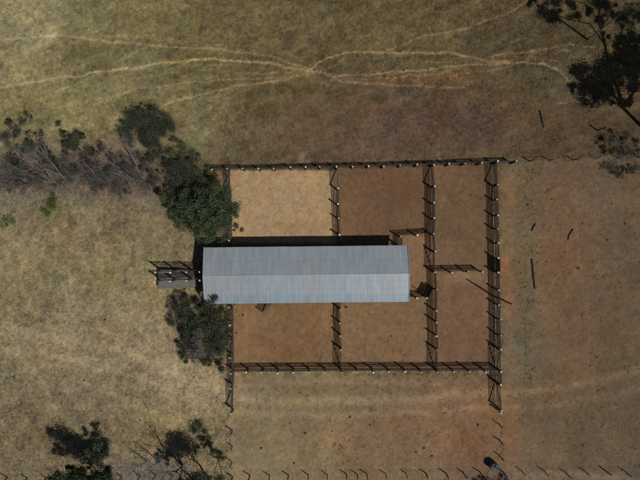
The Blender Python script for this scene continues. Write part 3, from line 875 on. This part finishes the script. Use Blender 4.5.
# ------------------------------------------------------------ trees
def leaves(blobs, n, size, c1, c2, shell=0.5, flat=0.75, clump=0, loose=0.62):
    """leaf faces spread through blobs (world centre, radius). returns v, f, colours"""
    tot = sum(r ** 2 for (_, r) in blobs)
    Vs = []; Cs = []
    for (c, r) in blobs:
        k = max(20, int(n * r * r / tot))
        nc = max(5, int(9 * r * r)) if not clump else clump
        d = rng.normal(size=(nc, 3)); d /= np.linalg.norm(d, axis=1)[:, None]
        cr_ = r * (shell + (1 - shell) * rng.random(nc)) ** 0.6
        cc = d * cr_[:, None]; cc[:, 2] *= flat
        rad = r * rng.uniform(0.16, 0.46, nc)
        wgt = rng.random(nc) + 0.15; wgt /= wgt.sum()
        which = rng.choice(nc, k, p=wgt)
        off = rng.normal(size=(k, 3)) * loose
        p = cc[which] + off * rad[which][:, None]
        p += np.array(c)
        p[:, 2] = np.maximum(p[:, 2], 0.08)
        a = rng.normal(size=(k, 3)); a /= np.linalg.norm(a, axis=1)[:, None]
        b = rng.normal(size=(k, 3)); b -= (b * a).sum(1)[:, None] * a; b /= np.linalg.norm(b, axis=1)[:, None]
        s = size * rng.uniform(0.6, 1.4, k)[:, None]
        q = np.stack([p - a * s, p + b * s * 0.5, p + a * s, p - b * s * 0.5], 1)
        t = rng.random(k)[:, None] * 0.6 + rng.random(nc)[which][:, None] * 0.4
        colr = np.array(c1) * (1 - t) + np.array(c2) * t
        Vs.append(q.reshape(-1, 3)); Cs.append(np.repeat(colr, 4, 0))
    v = np.concatenate(Vs); c = np.concatenate(Cs)
    f = np.arange(len(v)).reshape(-1, 4)
    return v, f, c


def crown_obj(root, blobs, n, size, c1, c2, name='crown', **kw):
    v, f, c = leaves(blobs, n, size, c1, c2, **kw)
    v = v - np.array(root.location)
    return put(name, np_mesh(name, v, f, M['leaf'], c), root)


def limb_path(a, b, sag=0.0, wig=0.15, n=5):
    a = Vector(a); b = Vector(b); L = (b - a).length
    pts = []
    off = Vector((random.uniform(-1, 1), random.uniform(-1, 1), 0)) * wig * L
    for i in range(n + 1):
        t = i / n
        p = a.lerp(b, t) + off * math.sin(math.pi * t) + Vector((0, 0, sag * L * math.sin(math.pi * t)))
        if 0 < i < n: p += Vector((random.uniform(-1, 1), random.uniform(-1, 1), random.uniform(-1, 1))) * L * 0.02
        pts.append(p)
    return pts


def trunk_with_limbs(root, base, blobs, r0, mat, fork=0.35):
    o = root.location
    base = Vector(base)
    cen = sum((Vector(c) for c, _ in blobs), Vector()) / len(blobs)
    top = base.lerp(cen, 0.0) + Vector((0.25 * (cen.x - base.x), 0.25 * (cen.y - base.y), max(0.4, cen.z * fork)))
    m_ = MB(); p = limb_path(base + Vector((0, 0, -0.2)), top, wig=0.05, n=4)
    m_.tube([q - o for q in p], [r0 * (1.25 - 0.55 * i / 4) for i in range(5)], 9)
    m_.build('trunk', mat, root)
    for (c, r) in blobs:
        c = Vector(c); m_ = MB(); p = limb_path(top, c, sag=0.08, n=5)
        rr = r0 * 0.42
        m_.tube([q - o for q in p], [rr * (1 - 0.75 * i / 5) for i in range(6)], 6)
        for k in range(5):
            q0 = p[2 + k % 4]
            q1 = c + Vector((random.uniform(-1, 1), random.uniform(-1, 1), random.uniform(-.3, .8))) * r * 0.8
            pp = limb_path(q0, q1, n=3)
            m_.tube([q - o for q in pp], [rr * .35, rr * .25, rr * .16, rr * .08], 4)
        m_.build('limb', mat, root)


def bl(lst):
    """(px, py, z, r metres) measured positions of crown lobes -> world"""
    return [(tuple(W(x, y, z)), r) for (x, y, z, r) in lst]


G1 = (0.028, 0.055, 0.020); G2 = (0.085, 0.135, 0.060)


def leafy(kindname, basepx, lobes, n, size, c1, c2, r0, label, group=None, mat='darkbark', cat='tree', **kw):
    b = W(*basepx); root = empty(kindname, b)
    tag(root, label, cat, group)
    B = bl(lobes)
    trunk_with_limbs(root, b, B, r0, M[mat])
    crown_obj(root, B, n, size, c1, c2, **kw)
    return root


leafy('green_tree', (214, 216),
      [(214, 214, 5.4, 1.9), (196, 212, 4.6, 1.5), (229, 206, 4.6, 1.15), (218, 193, 4.4, 1.3), (203, 232, 4.0, 1.3), (220, 233, 4.2, 1.1),
       (238, 228, 3.6, 0.6), (236, 213, 4.0, 0.7), (184, 222, 3.4, 1.1), (176, 208, 3.2, 1.05), (186, 206, 3.8, 1.1), (168, 196, 2.8, .9), (204, 200, 5.2, 1.3), (190, 196, 4.0, 1.1)],
      36000, 0.085, (0.018, 0.034, 0.014), (0.112, 0.150, 0.074), 0.24, 'largest green leafy tree overhanging the north-west corner of the shed and the fence')
leafy('grey_green_tree', (154, 134),
      [(148, 126, 2.9, 1.7), (134, 118, 2.6, 1.25), (160, 116, 2.6, 1.3), (166, 132, 2.4, 1.3), (140, 140, 2.2, 1.4), (127, 130, 2.2, 1.1), (154, 143, 2.2, 1.1), (146, 112, 2.6, .9), (172, 124, 2.2, .8)],
      30000, 0.055, (0.022, 0.032, 0.018), (0.082, 0.100, 0.060), 0.16, 'grey-green fine-leaved tree north of the bare trees, above the big green tree', shell=.2)
leafy('leafy_shrub', (216, 334),
      [(212, 318, 2.6, 1.4), (222, 334, 2.2, 1.3), (220, 352, 1.8, 1.3), (204, 310, 2.2, 1.2), (209, 304, 3.7, 0.6), (214, 302, 3.9, 0.6), (190, 322, 1.8, 1.4),
       (184, 308, 1.6, 1.2), (188, 338, 1.7, 1.2), (194, 356, 1.5, 1.1), (226, 318, 2.0, .9), (200, 328, 2.0, 1.2), (182, 345, 1.1, .8), (222, 364, 1.2, .8), (184, 358, 1.0, .8), (206, 362, 1.1, .8),
       (228, 342, 1.6, .8), (210, 342, 1.9, 1.2), (174, 322, .9, .7), (230, 306, 1.8, .6)],
      52000, 0.062, (0.018, 0.026, 0.014), (0.120, 0.134, 0.074), 0.14, 'dense dark green shrub touching the south-west corner of the shed roof', cat='shrub', shell=.2)
leafy('small_green_tree', (80, 150),
      [(72, 142, 2.8, 0.95), (64, 134, 3.0, 0.55), (80, 138, 2.4, .6), (66, 148, 2.2, .6)], 4200, 0.06, (0.028, 0.036, 0.02), (0.075, 0.09, 0.05), 0.1,
      'small round green tree between the two clumps of bare trees at left', shell=.2)
leafy('leafy_tree', (98, 474),
      [(62, 486, 7.0, 1.5), (74, 490, 6.8, 1.2), (52, 482, 7.2, .8), (103, 496, 6.0, 1.3), (108, 486, 5.6, 1.0), (76, 481, 4.6, 1.2), (92, 478, 4.6, 1.0),
       (62, 480, 4.4, .9), (104, 474, 4.2, .8), (88, 494, 6.0, 1.3), (84, 468, 4.0, .7), (101, 460, 3.6, .8), (98, 446, 3.2, .6), (107, 470, 3.6, .7), (70, 470, 3.8, .8), (56, 476, 3.8, .6), (88, 452, 3.2, .5)],
      24000, 0.085, (0.018, 0.034, 0.015), (0.100, 0.135, 0.070), 0.11, 'dark leafy tree at the bottom left edge casting a solid black shadow', shell=.2, loose=.85)
leafy('leafy_tree', (202, 470),
      [(195, 489, 6.5, 1.5), (190, 485, 6.3, 1.2), (198, 482, 6.6, .9), (188, 496, 6.4, 1.2), (219, 484, 8.0, 1.0), (226, 490, 7.6, .7), (193, 477, 4.6, .9), (180, 484, 4.6, .7), (206, 480, 4.4, .7)],
      11000, 0.085, (0.018, 0.034, 0.015), (0.080, 0.115, 0.055), 0.10, 'open leafy tree at the bottom edge left of the corner of the wire fence', shell=.2, loose=.85)
for (nm, bp_, lobes, n_, sz_, a1, a2, lab) in [
    ('low_bush', (212, 452), [(212, 450, 1.2, 0.6), (220, 458, 0.9, 0.6), (204, 444, 1.0, .5)], 2600, .06, (.03, .052, .02), (.08, .115, .045),
     'low green bush just right of the open leafy tree by the wire fence'),
    ('low_bush', (160, 460), [(160, 460, 0.8, 0.65), (168, 463, 0.7, .5)], 1500, .06, (.03, .055, .02), (.075, .12, .045),
     'low green bush under the leaning bare tree at the bottom'),
    ('low_bush', (51, 206), [(50, 205, 0.6, 0.9), (53, 198, 0.5, .7), (46, 212, .4, .7)], 2300, .055, (.075, .098, .025), (.15, .175, .055),
     'bright yellow-green low bush below the left clump of bare trees'),
    ('low_bush', (5, 222), [(4, 222, 0.4, 0.8), (12, 220, 0.3, .6)], 1000, .055, (.09, .105, .045), (.16, .175, .075),
     'pale green low bush at the left edge below the bare trees'),
    ('low_bush', (190, 152), [(184, 148, 0.9, 1.0), (196, 154, 0.8, .9), (206, 166, .8, .8), (172, 152, .9, .9), (178, 142, .9, .8), (192, 164, 1.2, .9), (210, 176, .8, .6)], 7500, .05,
     (.05, .062, .026), (.14, .15, .075), 'yellowish green bush filling the gap between the grey-green tree and the big green tree'),
    ('low_bush', (62, 184), [(60, 182, 0.4, 0.6), (52, 186, .4, .5)], 800, .05, (.06, .075, .035), (.12, .13, .065),
     'small dull green bush at the foot of the left clump of bare trees')]:
    leafy(nm, bp_, lobes, n_, sz_, a1, a2, .04, lab, cat='bush', shell=.1)
PU1 = (.028, .024, .022); PU2 = (.17, .15, .132)
for (bp_, lobes, n_, lab) in [
    ((104, 176), [(100, 174, 1.6, 1.7), (112, 182, 1.5, 1.5), (88, 168, 1.4, 1.4), (122, 192, 1.2, 1.2), (96, 188, 1.1, 1.1)], 14000, 'low purplish twiggy thicket under the middle bare trees'),
    ((62, 172), [(58, 168, 1.6, 1.3), (72, 176, 1.5, 1.3), (48, 160, 1.6, 1.0), (66, 158, 1.4, .9)], 7500, 'purplish twiggy thicket bridging the left and middle bare trees'),
    ((128, 170), [(126, 166, 1.5, 1.2), (138, 176, 1.4, 1.2), (116, 158, 1.5, 1.0), (150, 186, 1.2, 1.0)], 7500, 'grey twiggy thicket round the foot of the tallest bare tree'),
    ((158, 156), [(160, 154, 1.6, 1.1), (168, 164, 1.6, 1.0), (152, 160, 1.3, .8)], 5000, 'dark scrub filling the space right below the grey-green tree'),
    ((34, 152), [(30, 148, 1.6, .9), (42, 146, 1.5, .7), (20, 150, 1.6, .8)], 2600, 'thin dark scrub between the shadows of the left bare trees'),
    ((92, 152), [(92, 152, 1.6, 1.0), (84, 160, 1.3, .9), (100, 148, 1.3, .8)], 3200, 'reddish dry scrub just right of the small round green tree'),
    ((150, 168), [(146, 166, 1.4, 1.0), (156, 174, 1.3, .9), (140, 158, 1.2, .7)], 3600, 'dry scrub right of the tallest bare tree, below the grey-green tree'),
    ((22, 176), [(18, 172, 1.5, 1.6), (36, 178, 1.4, 1.4), (2, 180, 1.3, 1.5), (6, 164, 1.4, 1.3), (14, 188, 1.1, 1.1)], 13000, 'low purplish twiggy thicket under the left bare trees'),
    ((8, 130), [(6, 124, 2.4, .8), (22, 122, 2.2, .5), (6, 140, 2.0, .9), (28, 118, 1.6, .6), (14, 132, 2.2, .8), (40, 134, 1.6, .5), (60, 124, 2.2, .45)], 4800, 'dark tufted scrub at the left edge above the bare trees'),
    ((184, 178), [(182, 170, 2.6, 1.5), (194, 178, 2.6, 1.3), (174, 182, 2.2, 1.2), (188, 162, 2.2, 1.0), (200, 186, 2.4, 1.0), (170, 194, 1.8, .9)], 13000,
     'dense dark purplish dry shrub leaning against the big green tree'),
    ((200, 344), [(196, 340, 3.0, .9), (201, 350, 2.9, .8), (191, 350, 2.6, .7), (198, 330, 2.9, .6), (194, 360, 2.0, .5)], 5600, 'mauve dry patch of shrub inside the dense dark green shrub'),
    ((177, 308), [(172, 306, 1.4, .9), (182, 312, 1.4, .8), (170, 318, 1.1, .6), (188, 300, 1.6, .7), (178, 298, 1.2, .6)], 3600, 'tangled dry shrub just below the loading ramp'),
    ((623, 146), [(613, 142, 1.3, .75), (616, 152, 1.3, .75), (625, 155, 1.2, .7), (634, 150, 1.3, .75), (634, 140, 1.3, .7), (624, 136, 1.3, .7)], 5200,
     'round dark dry shrub on the wire fence line near the right edge'),
    ((622, 169), [(614, 168, .7, .9), (630, 168, .7, .9), (622, 174, .6, .8), (640, 170, .6, .8)], 2400, 'low purplish dry shrub right below the round dark one'),
    ((604, 96), [(604, 98, .9, .8), (596, 104, .7, .6)], 1500, 'low dry shrub at the lower rim of the black tree shade, top right'),
    ((495, 480), [(488, 481, .5, .8), (503, 480, .5, .7), (476, 482, .4, .5)], 1500, 'low reddish dry scrub at the foot of the grey water tank')]:
    dk = (.02, .026, .017) if 'dark' in lab else PU1
    d2_ = (.10, .105, .08) if 'dark' in lab else PU2
    if 'mauve' in lab: dk, d2_ = (.05, .042, .042), (.24, .21, .205)
    if 'reddish' in lab: dk, d2_ = (.045, .028, .026), (.15, .10, .09)
    leafy('dry_shrub', bp_, lobes, int(n_ * (.62 if 'thicket' in lab else 1)), .055, dk, d2_, .05, lab, cat='shrub', shell=.15, name='twigs', mat='bark')

# the big tree beyond the right edge: its shade falls into the picture. lobes are given by where their shade lands
def sh(x, y, z): return (x + 275 * z / 62, y + 192 * z / 62)


b0 = W(656, 138); root = empty('big_tree', b0)
tag(root, 'tall dense dark tree at the top right edge, known by its black shade', 'tree')
lob = [(592, 76, 12, 1.9), (608, 68, 12.5, 2.0), (584, 92, 11, 1.3), (626, 80, 11.5, 1.6), (606, 90, 10.5, 1.6), (632, 62, 12, 1.5), (578, 72, 12, 1.1),
       (548, 8, 15, 1.5), (566, 2, 15, 1.2), (534, 4, 15, .8), (622, 20, 14, 1.2), (636, 40, 14, 1.2), (600, 0, 15, 1.3), (628, 100, 10, .8), (626, 46, 13, 1.7), (636, 58, 12.5, 1.8), (634, 72, 12, 1.4), (600, 18, 14, .8), (612, 8, 14.5, .9), (638, 14, 14, 1.3), (588, 10, 14.6, .7), (574, 14, 14.6, .8), (556, 20, 14.6, .7), (606, 36, 13, .6), (618, 58, 12.5, .9), (574, 86, 11.5, .8), (616, 104, 9.8, .7),
       (618, 44, 13, .6), (596, 104, 9.5, .5)]
B = []
for (x, y, z, r) in lob:
    gx, gy = sh(x, y, z); q = Vector(((gx - 320) / 8, (240 - gy) / 8, z)); B.append((tuple(q), r))


def gp(x, y, z):
    gx, gy = sh(x, y, z); return Vector(((gx - 320) / 8, (240 - gy) / 8, z))


chains = [([(None), (640, 125, 2), (622, 107, 5), (612, 92, 7.5)], .27, .16),
          ([(622, 107, 5), (618, 90, 7.5), (610, 70, 10), (605, 45, 12), (598, 20, 14), (600, 2, 15)], .24, .09),
          ([(610, 70, 10), (616, 50, 12), (624, 24, 13.5)], .13, .05), ([(605, 45, 12), (590, 24, 13.5), (570, 20, 14.5), (552, 14, 15)], .11, .05),
          ([(612, 92, 7.5), (600, 84, 10), (590, 76, 12)], .18, .06), ([(622, 107, 5), (634, 92, 8), (640, 60, 12)], .2, .06),
          ([(598, 20, 14), (585, 4, 15), (570, 0, 15)], .08, .04), ([(600, 30, 13.3), (612, 12, 14.5), (616, -10, 15)], .08, .04)]
for i, (ch, ra, rb_) in enumerate(chains):
    pts = [Vector((b0.x, b0.y, -.3)) if q is None else gp(*q) for q in ch]
    k = len(pts) - 1
    m_ = MB(); m_.tube([q - b0 for q in pts], [ra + (rb_ - ra) * j / k for j in range(k + 1)], 9)
    m_.build('trunk' if i == 0 else 'limb', M['darkbark'], root)
crown_obj(root, B, 42000, 0.12, (0.022, 0.038, 0.016), (0.06, 0.085, 0.04), shell=0.2)


# bare trees
def bare(name, basepx, tips, r0, label, group=None, seed=0, twigs=5, mat='bark', cat='tree', spread=1.0, lvl=3, tip_leaves=0, tmat='twig'):
    rr = random.Random(seed)
    b = W(*basepx); root = empty(name, b); tag(root, label, cat, group)
    br = MB(); tw = MB(); leafpts = []

    def rec(p, d, L, r, lv):
        n = 4; pts = [p]; q = p.copy(); dd = d.copy()
        for i in range(n):
            dd = (dd + Vector((rr.uniform(-1, 1), rr.uniform(-1, 1), rr.uniform(-.8, 1))) * 0.16).normalized()
            q = q + dd * (L / n); 
            if q.z < 0.05: q.z = 0.05
            pts.append(q.copy())
        tgt = br if r > 0.022 else tw
        tgt.tube([x - b for x in pts], [r * (1 - 0.6 * i / n) for i in range(n + 1)], 6 if r > 0.05 else (4 if r > 0.02 else 3), cap=False)
        if lv <= 0:
            leafpts.append(q.copy()); return
        for k in range(twigs if lv < 3 else twigs - 1):
            t = rr.uniform(0.3, 1.0); j = min(n - 1, int(t * n)); s = pts[j].lerp(pts[j + 1], t * n - j)
            side = Vector((rr.uniform(-1, 1), rr.uniform(-1, 1), rr.uniform(-.3, .9))).normalized()
            nd_ = (dd * 0.75 + side * 0.75 * spread).normalized()
            rec(s, nd_, L * rr.uniform(0.38, 0.62), r * 0.42, lv - 1)

    for i, (x, y, z) in enumerate(tips):
        t = W(x, y, z); a = b + Vector((rr.uniform(-.15, .15), rr.uniform(-.15, .15), 0))
        # stem
        d = (t - a); L = d.length
        p = limb_path(a + Vector((0, 0, -.15)), t, wig=0.05, n=6)
        k = r0 * rr.uniform(.7, 1.0)
        m_ = MB(); m_.tube([q - b for q in p], [k * (1.1 - .85 * j / 6) for j in range(7)], 8)
        m_.build('trunk' if i == 0 else 'stem', M[mat], root)
        for c in range(int(4 + L)):
            tt = rr.uniform(0.25, 1.0); j = min(5, int(tt * 6)); s = p[j].lerp(p[j + 1], tt * 6 - j)
            side = Vector((rr.uniform(-1, 1), rr.uniform(-1, 1), rr.uniform(-.2, .8))).normalized()
            rec(s, (d.normalized() * .6 + side * spread).normalized(), L * rr.uniform(.18, .34), k * .36 * (1.15 - tt * .6), lvl - 1)
    if br.v: br.build('branches', M[mat], root)
    if tw.v: tag(tw.build('twigs', M[tmat], root), kind='stuff')
    if tip_leaves:
        sel = [leafpts[rr.randrange(len(leafpts))] for _ in range(tip_leaves)]
        crown_obj(root, [((q.x, q.y, q.z), rr.uniform(.25, .5)) for q in sel], tip_leaves * 90, .075, (0.03, 0.05, 0.02), (0.08, 0.11, 0.05), clump=4)
    return root


bare('bare_tree', (144, 181), [(104, 160, 7.8), (126, 140, 6.4), (112, 172, 5.0)], .13, 'bare grey tree leaning away from the big green tree, tallest of the middle clump', seed=3, spread=.8)
bare('bare_tree', (112, 188), [(82, 160, 5.4), (98, 166, 4.2)], .09, 'bare tree with thin twigs in the middle clump, left of the tallest', seed=4, tip_leaves=6)
bare('bare_tree', (132, 194), [(116, 196, 3.6), (128, 182, 3.2)], .07, 'low twiggy bare tree in front of the tallest one of the middle clump', seed=5)
bare('bare_tree', (69, 182), [(22, 152, 8.6), (40, 146, 7.0)], .14, 'bare grey tree at the right side of the left clump, with a long shadow', seed=6, spread=.7, tip_leaves=7)
bare('bare_tree', (50, 181), [(4, 160, 7.4), (26, 170, 5.4)], .11, 'thinner bare tree in the middle of the left clump', seed=7, spread=.8, tip_leaves=3)
bare('bare_tree', (32, 184), [(-6, 176, 6.4), (6, 186, 5.0)], .10, 'bare tree at the left side of the left clump', seed=8, spread=.8)
bare('bare_tree', (12, 190), [(-24, 182, 6.0), (0, 176, 4.5)], .10, 'bare tree at the very left edge of the picture', seed=9)
bare('bare_tree', (92, 184), [(74, 176, 4.2), (82, 166, 4.0)], .08, 'purplish twiggy bare tree between the left and the middle clump', seed=10, tip_leaves=4)
bare('bare_tree', (183, 466), [(160, 474, 7.6), (176, 484, 6.0)], .13, 'bare leaning tree at the bottom, left of the open leafy tree', seed=12, spread=.55, twigs=4)
bare('bare_tree', (161, 464), [(142, 474, 4.8)], .08, 'thin bare sapling left of the leaning bare tree at the bottom', seed=13, spread=.5, twigs=3)
bare('bare_tree', (148, 462), [(128, 472, 4.4)], .07, 'thinnest bare sapling at the bottom, right of the solid black tree shadow', seed=14, spread=.5, twigs=3)
bare('bare_tree', (218, 458), [(224, 478, 3.4), (214, 472, 3.0)], .07, 'twiggy bare tree beside the left wire fence corner', seed=15, spread=1.0)

# ------------------------------------------------------------ ground cover
def tufts(name, n, dens, size, h, cfun, label, seedmask=None, box=(-42, 42, -32, 32), k=3, mult=3.0):
    X = rng.uniform(box[0], box[1], int(n * mult)); Y = rng.uniform(box[2], box[3], int(n * mult))
    ii = np.clip(np.searchsorted(ys, Y), 0, len(ys) - 1); jj = np.clip(np.searchsorted(xs, X), 0, len(xs) - 1)
    c, gd, tr, pm = C[ii, jj], GD[ii, jj], TR[ii, jj], PM[ii, jj]
    w = dens(X, Y, gd, tr, pm)
    keep = rng.random(len(X)) < w
    X, Y, c = X[keep][:n], Y[keep][:n], c[keep][:n]
    n = len(X)
    Vs = []; Cs = []
    sz = size * rng.uniform(.5, 1.5, n) * (1 + .6 * (rng.random(n) > .9))
    tone = cfun(c, n)
    for i in range(k):
        a = rng.uniform(0, 2 * math.pi, n)
        dx, dy = np.cos(a), np.sin(a)
        wv = sz * .28; ln = sz * rng.uniform(.5, 1.1, n); hh = h * sz / size * rng.uniform(.5, 1.2, n)
        ox = X + rng.normal(0, 1, n) * sz * .25; oy = Y + rng.normal(0, 1, n) * sz * .25
        v = np.stack([np.stack([ox - dy * wv, oy + dx * wv, np.full(n, 0.0)], -1),
                      np.stack([ox + dy * wv, oy - dx * wv, np.full(n, 0.0)], -1),
                      np.stack([ox + dx * ln, oy + dy * ln, hh], -1)], 1)
        Vs.append(v.reshape(-1, 3)); t = tone * rng.uniform(.8, 1.2, n)[:, None]; Cs.append(np.repeat(t, 3, 0))
    v = np.concatenate(Vs); cc = np.concatenate(Cs); f = np.arange(len(v)).reshape(-1, 3)
    o = put(name, np_mesh(name, v, f, M['grass'], np.clip(cc, 0, .8)))
    tag(o, label, 'ground cover', kind='stuff')


def patchy(X, Y, s=14, seed=300):
    return np.clip(fbm(X * 8, Y * 8, s, seed) * 2.4 - .75, .05, 1)


tufts('dry_grass', 150000, lambda X, Y, gd, tr, pm: np.clip(gd, 0, 1) ** 1.5 * patchy(X, Y), .13, .065,
      lambda c, n: c * rng.uniform(.75, 1.25, n)[:, None] * np.array([1.12, 1.1, 1.04]), 'short dry straw-coloured grass over the paddocks', mult=2.2)


def weed_d(X, Y, gd, tr, pm):
    px = 320 + X * 8; py = 240 - Y * 8
    a = np.exp(-((px - 528) / 11) ** 2) * (py > 165) * (py < 400) * .9
    b = np.exp(-((px - 520) / 20) ** 2 - ((py - 165) / 10) ** 2)
    c = .03 * (px > 500) * (py > 165) + .16 * (px > 590) * (py > 160) * (py < 240) + .16 * (px > 540) * (py > 385)
    d = .03 * (px < 500) * (py > 376) * (px > 232)
    e = .05 * (px < 228) * (py > 200)
    pat = np.clip(fbm(X * 8, Y * 8, 9, 400, 4, .8) * 3 - 1.3, 0, 1)
    return np.clip((a + b + c + d + e) * pat * (1 - pm), 0, 1)


tufts('weeds', 15000, weed_d, .09, .05,
      lambda c, n: np.array([.03, .042, .024]) * rng.uniform(.5, 1.5, n)[:, None] + c * .5, 'low grey-green weeds scattered on the bare soil', k=5, mult=14)


def litter_d(X, Y, gd, tr, pm):
    px = 320 + X * 8; py = 240 - Y * 8
    a = np.exp(-((px - 35) / 50) ** 2 - ((py - 178) / 15) ** 2) + np.exp(-((px - 118) / 40) ** 2 - ((py - 180) / 18) ** 2)
    b = .5 * np.exp(-((px - 200) / 16) ** 2 - ((py - 345) / 18) ** 2) * (px < 226) + .8 * np.exp(-((px - 160) / 40) ** 2 - ((py - 470) / 10) ** 2)
    c = .8 * np.exp(-((px - 622) / 20) ** 2 - ((py - 150) / 20) ** 2) + .7 * np.exp(-((px - 495) / 26) ** 2 - ((py - 478) / 5) ** 2)
    return np.clip(a + b + c, 0, 1)


tufts('twig_litter', 26000, litter_d, .11, .06,
      lambda c, n: np.array([.085, .072, .068]) * rng.uniform(.3, 1.6, n)[:, None] + c * .2, 'grey dead twigs and litter lying under the bare trees', k=3, mult=8)

# dung pats on the bare soil
dm = MB(); ang = [2 * math.pi * k / 9 for k in range(9)]
for (r, z) in ((.20, -.02), (.18, .05), (.09, .085)):
    for k, an in enumerate(ang):
        q = r * (1 + .18 * math.sin(3 * an + 1)); dm.v.append((q * math.cos(an), q * math.sin(an), z))
for i in range(2):
    for k in range(9): dm.f.append((i * 9 + k, i * 9 + (k + 1) % 9, (i + 1) * 9 + (k + 1) % 9, (i + 1) * 9 + k))
dm.f.append(tuple(18 + k for k in range(9)))
DUNG = dm.mesh('dung_pat', M['dung'])
spots = [(582.5, 223.5), (625, 223.5), (578, 268), (603.5, 276.5), (601, 318), (597, 357), (565, 252), (548, 190), (552, 199), (612, 204), (546, 262),
         (640, 262), (519, 262), (521, 273), (607, 240), (620, 283), (603.5, 424), (602, 449), (583, 445), (550, 417), (628, 372), (590, 366),
         (370, 424.5), (330, 421), (340, 445), (305, 433), (347, 424), (424, 448), (432, 456), (416, 452), (350, 417), (332, 431), (290, 423),
         (462, 192), (471, 195), (527, 205), (508, 226), (346, 307), (369, 314), (357, 329), (243, 315), (236, 333), (270, 340), (391, 336),
         (388, 341), (105, 320), (108, 322), (12, 384), (14, 377), (62, 369), (84, 380), (478, 425), (445, 413), (500, 330), (261, 448), (294, 463)]
for (x, y) in spots:
    o = put('dung_pat', DUNG); p = W(x, y); o.location = p + Vector((0, 0, .0))
    o.rotation_euler = (0, 0, random.uniform(0, 6)); s = random.uniform(.45, 1.0); o.scale = (s, s * random.uniform(.7, 1), s)
    tag(o, 'small dark dung pat lying on the bare soil', 'dung', 'dung pats scattered on the ground')
